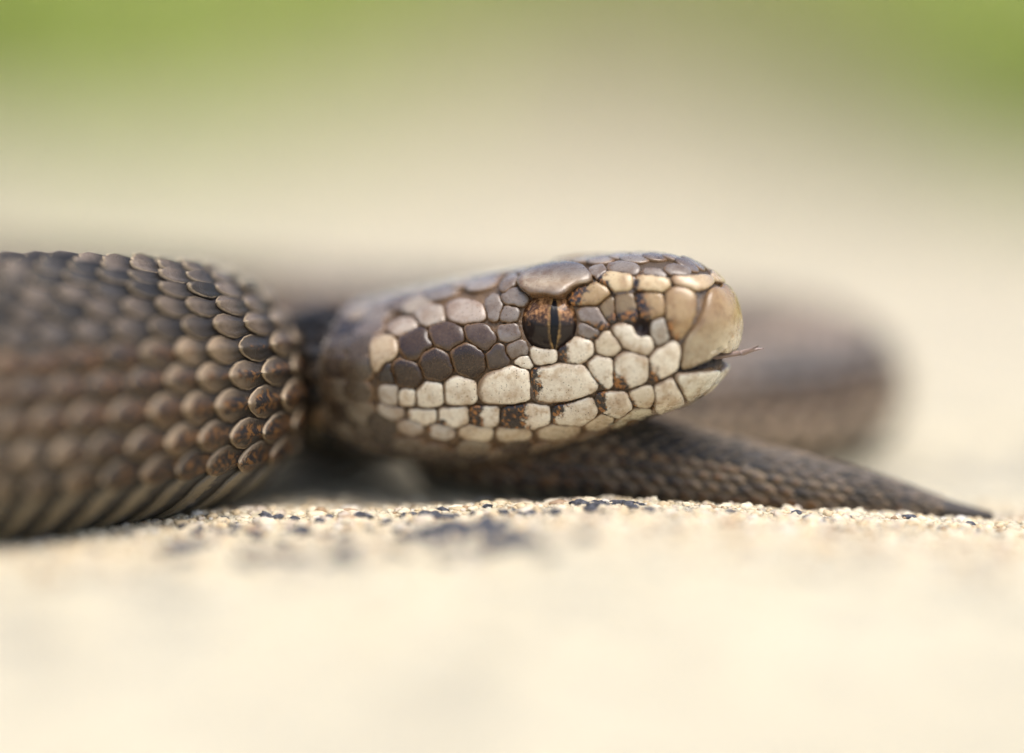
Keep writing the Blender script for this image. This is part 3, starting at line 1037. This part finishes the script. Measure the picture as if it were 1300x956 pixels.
def row_phi(t):
    # rows widen from the spine down to the flank
    return math.copysign(PHV * (.35 * abs(t) + .65 * abs(t) ** 1.35), t)

def pattern(s, row, r):
    """pigment of one dorsal scale from its place on the body"""
    f = abs(row - 10) / 10.0
    n1 = noise.noise((s * .75, row * .22, 4.0))
    n2 = noise.noise((s * 1.3, row * .5, 9.0))
    zig = math.sin(s * 1.9 + (0 if row < 10 else math.pi) * .5)
    base = np.array((.155, .112, .074)) * (1 + .6 * n2)
    gray = np.array((.125, .100, .083))
    mixg = min(1, max(0, .5 + n1))
    base = base * (1 - mixg) + gray * mixg
    pig = -.3
    dark = n1 * .9 + .35 * math.sin(s * 2.1 + row * .55)
    if dark > .30:
        base = base * .22 + np.array((.014, .014, .016))
    if f > .62:                                    # low flank: rusty with black hearts
        base = np.array((.190, .135, .080)) * (1 + .6 * n2)
        pig = .46 + .5 * n1
    if s > 36 and r > .45: base = base * 1.9 + np.array((.12, .11, .105))   # paler, greyer hind body
    if s < 6: base = base * np.array((1.15, 1, .8)) * (.30 if .42 < f < .92 else 1.25)      # dark bar on the side of the neck
    if r < .5 and random.random() < .22: base = base * .25
    if random.random() < .20 and s < 36: base = base * .30
    base = base * random.uniform(.58, 1.12)
    return base, pig

A_, B_n = 7, 7
tmpl_a = [0, .16, .36, .56, .76, .92, 1.0]
def dorsal_scale(s0, row, low, nr_):
    """keeled, overlapping plate; free rounded end towards the tail"""
    c, t, l, r, rz = frame(s0)
    p = pitch(r)
    p *= (23.0 / nr_) ** .8 * (.6 if s0 < 4.8 else 1)
    ln = p * (1.38 if not low else 1.42)
    t_ = -1 + 2 * (row + .5) / nr_
    phi0 = row_phi(t_)
    dphi = (row_phi(t_ + .02) - row_phi(t_ - .02)) / .04 * 2 / nr_
    wd = dphi * (.56 if not low else .64)
    base, pig = pattern(s0, row * 20.0 / (nr_ - 1), r)
    hs = .072 * min(1, r) * random.uniform(.8, 1.2) + .003
    s0 = s0 + random.uniform(-.02, .02) * p
    V, rim, pg, tone = [], [], [], []
    for ia, a in enumerate(tmpl_a):
        half = min(1, .42 + 1.05 * a) if a < .58 else max(.13, max(0, 1 - ((a - .56) / .445) ** 2) ** .68)
        for ib in range(B_n):
            b = -1 + 2 * ib / (B_n - 1)
            s = s0 + a * ln - abs(b) ** 2 * .05 * ln * a
            ph = phi0 + b * half * wd
            keel = .50 * math.exp(-(b / .14) ** 2) * min(1, a * 3) * (1 - .7 * smoothstep(.75, 1, a))
            cam = 1 - .42 * b * b
            h = hs * (.10 + .82 * a ** .8) * cam + hs * keel
            edge = max(abs(b) ** 3 * (.55 + .45 * a), smoothstep(.80, 1.0, a))
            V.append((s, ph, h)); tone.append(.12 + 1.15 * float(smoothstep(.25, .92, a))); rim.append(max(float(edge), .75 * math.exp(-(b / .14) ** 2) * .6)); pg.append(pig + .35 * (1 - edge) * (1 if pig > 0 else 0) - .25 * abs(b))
    # skirt that closes the free edge down to the skin
    border = [ia * B_n for ia in range(A_)] + [(A_ - 1) * B_n + k for k in range(1, B_n)] + [ia * B_n + B_n - 1 for ia in range(A_ - 2, -1, -1)]
    nb0 = len(V)
    for q in border:
        s, ph, h = V[q]
        V.append((s - .012, ph, h * .45 - .012)); rim.append(.3); pg.append(-.3); tone.append(.3)
    cf, tf_, lf, rf, rzf = frame(s0 + ln * .5)
    W_ = np.array([surf(*v) for v in V])
    Fq = []
    for ia in range(A_ - 1):
        for ib in range(B_n - 1):
            q = ia * B_n + ib
            Fq.append((q, q + 1, q + B_n + 1, q + B_n))
    for k in range(len(border) - 1):
        Fq.append((border[k], border[k + 1], nb0 + k + 1, nb0 + k))
    if s0 < 6: rim = [q * .55 for q in rim]; pg = [q - .5 for q in pg]
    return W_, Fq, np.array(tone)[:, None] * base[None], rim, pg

VA, VB = 5, 15
def ventral_scale(s0):
    c, t, l, r, rz = frame(s0)
    p = pitch(r)
    hs = .050 * min(1, r)
    V, pg, rim = [], [], []
    n1 = noise.noise((s0 * 1.7, 2.0, 2.0))
    for ia, a in enumerate((0, .3, .65, .92, 1.0)):
        for ib in range(VB):
            b = -1 + 2 * ib / (VB - 1)
            ph = math.pi + b * (math.pi - PHV + .07)
            sweep = .55 * p * (1 - b * b) - .10 * p
            endr = 1 - .55 * smoothstep(.86, 1.0, abs(b)) * 1
            s = s0 + sweep + a * p * 1.32 * (.45 + .55 * endr)
            V.append((s, ph, hs * (.10 + .9 * a ** .8) * (1 - .5 * smoothstep(.8, 1, abs(b)))))
            pg.append(.80 - 1.05 * float(smoothstep(.55, .95, a)) + .12 * n1 + .10 * (1 - abs(b)))
            rim.append(a)
    border = [ia * VB for ia in range(VA)] + [(VA - 1) * VB + k for k in range(1, VB)] + [ia * VB + VB - 1 for ia in range(VA - 2, -1, -1)]
    nb0 = len(V)
    for q in border:
        s, ph, h = V[q]
        V.append((s - .012, ph, h * .4 - .012)); pg.append(.3); rim.append(.5)
    W_ = np.array([surf(*v) for v in V])
    W_[:, 2] = np.maximum(W_[:, 2], -10)
    Fq = []
    for ia in range(VA - 1):
        for ib in range(VB - 1):
            q = ia * VB + ib
            Fq.append((q, q + 1, q + VB + 1, q + VB))
    for k in range(len(border) - 1):
        Fq.append((border[k], border[k + 1], nb0 + k + 1, nb0 + k))
    base = np.array((.20, .16, .10)) * random.uniform(.8, 1.1)
    return W_, Fq, np.tile(base, (len(V), 1)), rim, pg

def in_view(p, n):
    x, y = project(p)
    d = np.array(CAM) - p; d /= np.linalg.norm(d)
    return -30 < x < 1330 and 250 < y < 760 and float(d @ n) > .05, x, y, float(d @ n)

dorsal, ventral = [], []
s = 2.95
k = 0
while s < S_END - .5:
    c, t, l, r, rz = frame(s)
    nr_ = nrows(r)
    p = pitch(r) * (23.0 / nr_) ** .8 * (.6 if s < 4.8 else 1)
    for row in range(nr_):
        off = .5 * p if row % 2 else 0
        if s + off > S_END - .45: continue
        if r < .2 and (row % 2 == 0) and False: continue
        low = row in (0, nr_ - 1)
        phi0 = row_phi(-1 + 2 * (row + .5) / nr_)
        pc = surf(s + off + p * .6, phi0, .03)
        cc_, tt, ll, r2, rz2 = frame(s + off + p * .6)
        n = ll * math.sin(phi0) + UP * math.cos(phi0)
        vis, x, y, fc = in_view(pc, n)
        # the coil at the left and the tail are what the photograph shows close up
        near = pc[1] < 2.2 and vis and not (abs(s - 4.0) < 2.0)
        score = fc * r2 ** 1.2 if near else -1
        if near and r2 < .45: score *= .8
        dorsal.append((score, s + off, row, low, nr_))
    if c[2] > -5:
        pc = surf(s + p * .6, math.pi * .86 if True else 0, .02)
        best = -1
        for sg in (-1, 1):
            ph = math.pi + sg * .8
            pc = surf(s + p * .6, ph, .02)
            n = l * math.sin(ph) + UP * math.cos(ph)
            vis, x, y, fc = in_view(pc, n)
            if vis and pc[1] < 1.2: best = max(best, fc * r)
        ventral.append((best, s))

    s += p
    k += 1

def joined(name, items, fn, mat):
    VV, FF, CC, RR, PP, off = [], [], [], [], [], 0
    for it in items:
        W_, Fq, cc, rim, pg = fn(it)
        VV.append(W_); FF += [tuple(off + i for i in f) for f in Fq]; CC.append(cc); RR += list(rim); PP += list(pg); off += len(W_)
    o = mesh_obj(name, np.concatenate(VV), FF, mat, snake, {"col": np.concatenate(CC), "rim": RR, "pig": PP})
    o["kind"] = "stuff"
    return o

dorsal.sort(key=lambda q: -q[0])
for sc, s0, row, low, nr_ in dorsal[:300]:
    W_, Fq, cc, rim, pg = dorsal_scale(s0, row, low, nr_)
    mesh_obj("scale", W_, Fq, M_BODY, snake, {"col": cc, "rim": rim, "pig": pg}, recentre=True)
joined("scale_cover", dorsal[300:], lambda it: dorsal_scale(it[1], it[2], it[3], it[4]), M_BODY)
ventral.sort(key=lambda q: -q[0])
nv_ = sum(1 for q in ventral if q[0] > 0)
nv_ = min(nv_, 60)
for b_, s0 in ventral[:nv_]:
    W_, Fq, cc, rim, pg = ventral_scale(s0)
    mesh_obj("belly_scale", W_, Fq, M_VENT, snake, {"col": cc, "rim": rim, "pig": pg}, recentre=True)
joined("belly_scale_cover", ventral[nv_:], lambda it: ventral_scale(it[1]), M_VENT)

# ------------------------------------------------------------------ grains in the stone
def ico():
    t = (1 + 5 ** .5) / 2
    v = np.array([(-1, t, 0), (1, t, 0), (-1, -t, 0), (1, -t, 0), (0, -1, t), (0, 1, t), (0, -1, -t), (0, 1, -t), (t, 0, -1), (t, 0, 1), (-t, 0, -1), (-t, 0, 1)], float)
    v /= np.linalg.norm(v[0])
    f = [(0, 11, 5), (0, 5, 1), (0, 1, 7), (0, 7, 10), (0, 10, 11), (1, 5, 9), (5, 11, 4), (11, 10, 2), (10, 7, 6), (7, 1, 8), (3, 9, 4), (3, 4, 2), (3, 2, 6), (3, 6, 8), (3, 8, 9), (4, 9, 5), (2, 4, 11), (6, 2, 10), (8, 6, 7), (9, 8, 1)]
    return v, f
IV, IF = ico()
def ico2():
    v = [tuple(p) for p in IV]; f2 = []; cache = {}
    def mid(a, b):
        k = (min(a, b), max(a, b))
        if k not in cache:
            m = (np.array(v[a]) + np.array(v[b])) / 2; m /= np.linalg.norm(m)
            v.append(tuple(m)); cache[k] = len(v) - 1
        return cache[k]
    for a, b, c in IF:
        ab, bc, ca = mid(a, b), mid(b, c), mid(c, a)
        f2 += [(a, ab, ca), (b, bc, ab), (c, ca, bc), (ab, bc, ca)]
    return np.array(v), f2
JV, JF = ico2()

VV, FF, CC, off = [], [], [], 0
cnt = 0
while cnt < 15000:
    x = random.uniform(-4.6, 5.2)
    y = random.gauss(-.25, .8) if random.random() < .8 else random.uniform(-2.4, 1.2)
    if not -2.6 < y < 1.6: continue
    cnt += 1
    r = min(.048, .009 + random.expovariate(1 / .0085))
    z = float(gz(x, y))
    z = rock_z(x, y)
    big = r > .026
    tv_, tf_ = (JV, JF) if big else (IV, IF)
    v = tv_ * (1 + (rng.random((len(tv_), 1)) - .5) * .5)
    v = v * np.array([random.uniform(.8, 1.3), random.uniform(.8, 1.3), random.uniform(.55, .85)]) * r
    a = random.random() * 6.28
    ca, sa = math.cos(a), math.sin(a)
    v = np.stack([v[:, 0] * ca - v[:, 1] * sa, v[:, 0] * sa + v[:, 1] * ca, v[:, 2]], 1) + np.array([x, y, z + r * .05])
    q = random.random()
    c = (.74, .65, .47) if q < .5 else (.66, .52, .32) if q < .75 else (.55, .46, .36) if q < .88 else (.30, .19, .10) if q < .95 else (.70, .66, .57)
    VV.append(v); CC.append(np.tile(np.array(c) * random.uniform(.8, 1.08), (len(v), 1)))
    FF += [tuple(off + i for i in f) for f in tf_]; off += len(v)
for q in range(60):
    x, y = random.uniform(-3.6, 4.6), random.gauss(-.15, .45)
    r = random.uniform(.035, .075)
    v = JV * (1 + (rng.random((len(JV), 1)) - .5) * .35) * np.array([random.uniform(.9, 1.5), random.uniform(.8, 1.2), .6]) * r + np.array([x, y, rock_z(x, y)])
    c = random.choice([(.78, .70, .54), (.74, .62, .42), (.62, .54, .42), (.36, .24, .15), (.68, .62, .52)])
    VV.append(v); CC.append(np.tile(np.array(c), (len(v), 1)))
    FF += [tuple(off + i for i in f) for f in JF]; off += len(v)
sand = mesh_obj("sand_grains", np.concatenate(VV), FF, M_GRAIN, rock, {"col": np.concatenate(CC)})
sand["kind"] = "stuff"

clusters = [(.55, -.10, .10, .03, 7), (.66, -.17, .12, .03, 5), (.85, -.05, .16, .03, 9), (.95, -.4, .2, .08, 7), (.20, -.30, .7, .15, 12), (-.55, -.22, .6, .15, 22), (-1.9, -.45, .5, .22, 24), (2.2, -.2, .9, .2, 8), (-1.15, -.75, .7, .2, 22),
            (-.35, -1.0, .45, .2, 30), (-.1, -1.6, .5, .2, 20), (-2.1, -1.1, .5, .15, 12), (-1.3, -1.7, .7, .15, 16)]
dark_meshes = []
for q in range(14):
    v = JV * (1 + (rng.random((len(JV), 1)) - .5) * .55) * np.array([1.25, 1.0, .55])
    me = bpy.data.meshes.new("dark_grain")
    me.from_pydata(v.tolist(), [], JF)
    me.polygons.foreach_set("use_smooth", [True] * len(me.polygons))
    me.materials.append(M_DGRAIN)
    dark_meshes.append(me)
for cx, cy, sx, sy, m in clusters:
    for q in range(int(m * 1.35)):
        x, y = random.gauss(cx, sx * .55), random.gauss(cy, sy * .8)
        o = bpy.data.objects.new("dark_grain", random.choice(dark_meshes))
        r = random.uniform(.014, .052) * (1.0 if cy > -.9 else 1.6)
        o.scale = (r * random.uniform(.8, 1.3), r, r)
        o.rotation_euler = (random.uniform(-.3, .3), random.uniform(-.3, .3), random.random() * 6.28)
        o.location = (x, y, rock_z(x, y) + r * .12)
        link(o, rock)

# ------------------------------------------------------------------ grass beyond the slab
VV, FF, CC, off = [], [], [], 0
made = 0
while made < 26000:
    x = random.uniform(-34, 34)
    y = random.uniform(22, 130) if random.random() < .6 else random.uniform(22, 70)
    front = 31 + 22 * math.exp(-((x - 2.2) / 4.0) ** 2) - 9 * float(smoothstep(4.0, 8.0, x)) + 3 * noise.noise((x * .2, 1.7, 0))
    if y < front: continue
    dens = float(smoothstep(front, front + 8, y))
    if random.random() > .25 + .75 * dens: continue
    made += 1
    h = random.uniform(2.5, 7.5)
    w = random.uniform(.14, .32)
    a = random.random() * 6.28
    lean = random.uniform(.5, 1.4) * h
    la = random.random() * 6.28
    z0 = -2.2
    pts = []
    for f in (0, .4, .75, 1.0):
        ww = w * (1 - f ** 1.6)
        cx_ = x + math.cos(la) * lean * f * f; cy_ = y + math.sin(la) * lean * f * f; cz_ = z0 + (h + 2.0) * f
        pts += [(cx_ - ww * math.cos(a), cy_ - ww * math.sin(a), cz_), (cx_ + ww * math.cos(a), cy_ + ww * math.sin(a), cz_)]
    straw = .12 + .55 * math.exp(-((x - 3.0) / 4.5) ** 2)
    c = (.56, .50, .26) if random.random() < straw else random.choice([(.47, .58, .15), (.52, .62, .18), (.42, .54, .12), (.56, .64, .24)])
    VV += pts; CC += [c] * 8
    FF += [(off, off + 1, off + 3, off + 2), (off + 2, off + 3, off + 5, off + 4), (off + 4, off + 5, off + 7, off + 6)]
    off += 8
grass = mesh_obj("grass", VV, FF, M_GRASS, None, {"col": np.array(CC)})
grass["kind"] = "stuff"
grass["label"] = "blurred green meadow grass beyond the far edge of the pale rock"
grass["category"] = "grass"
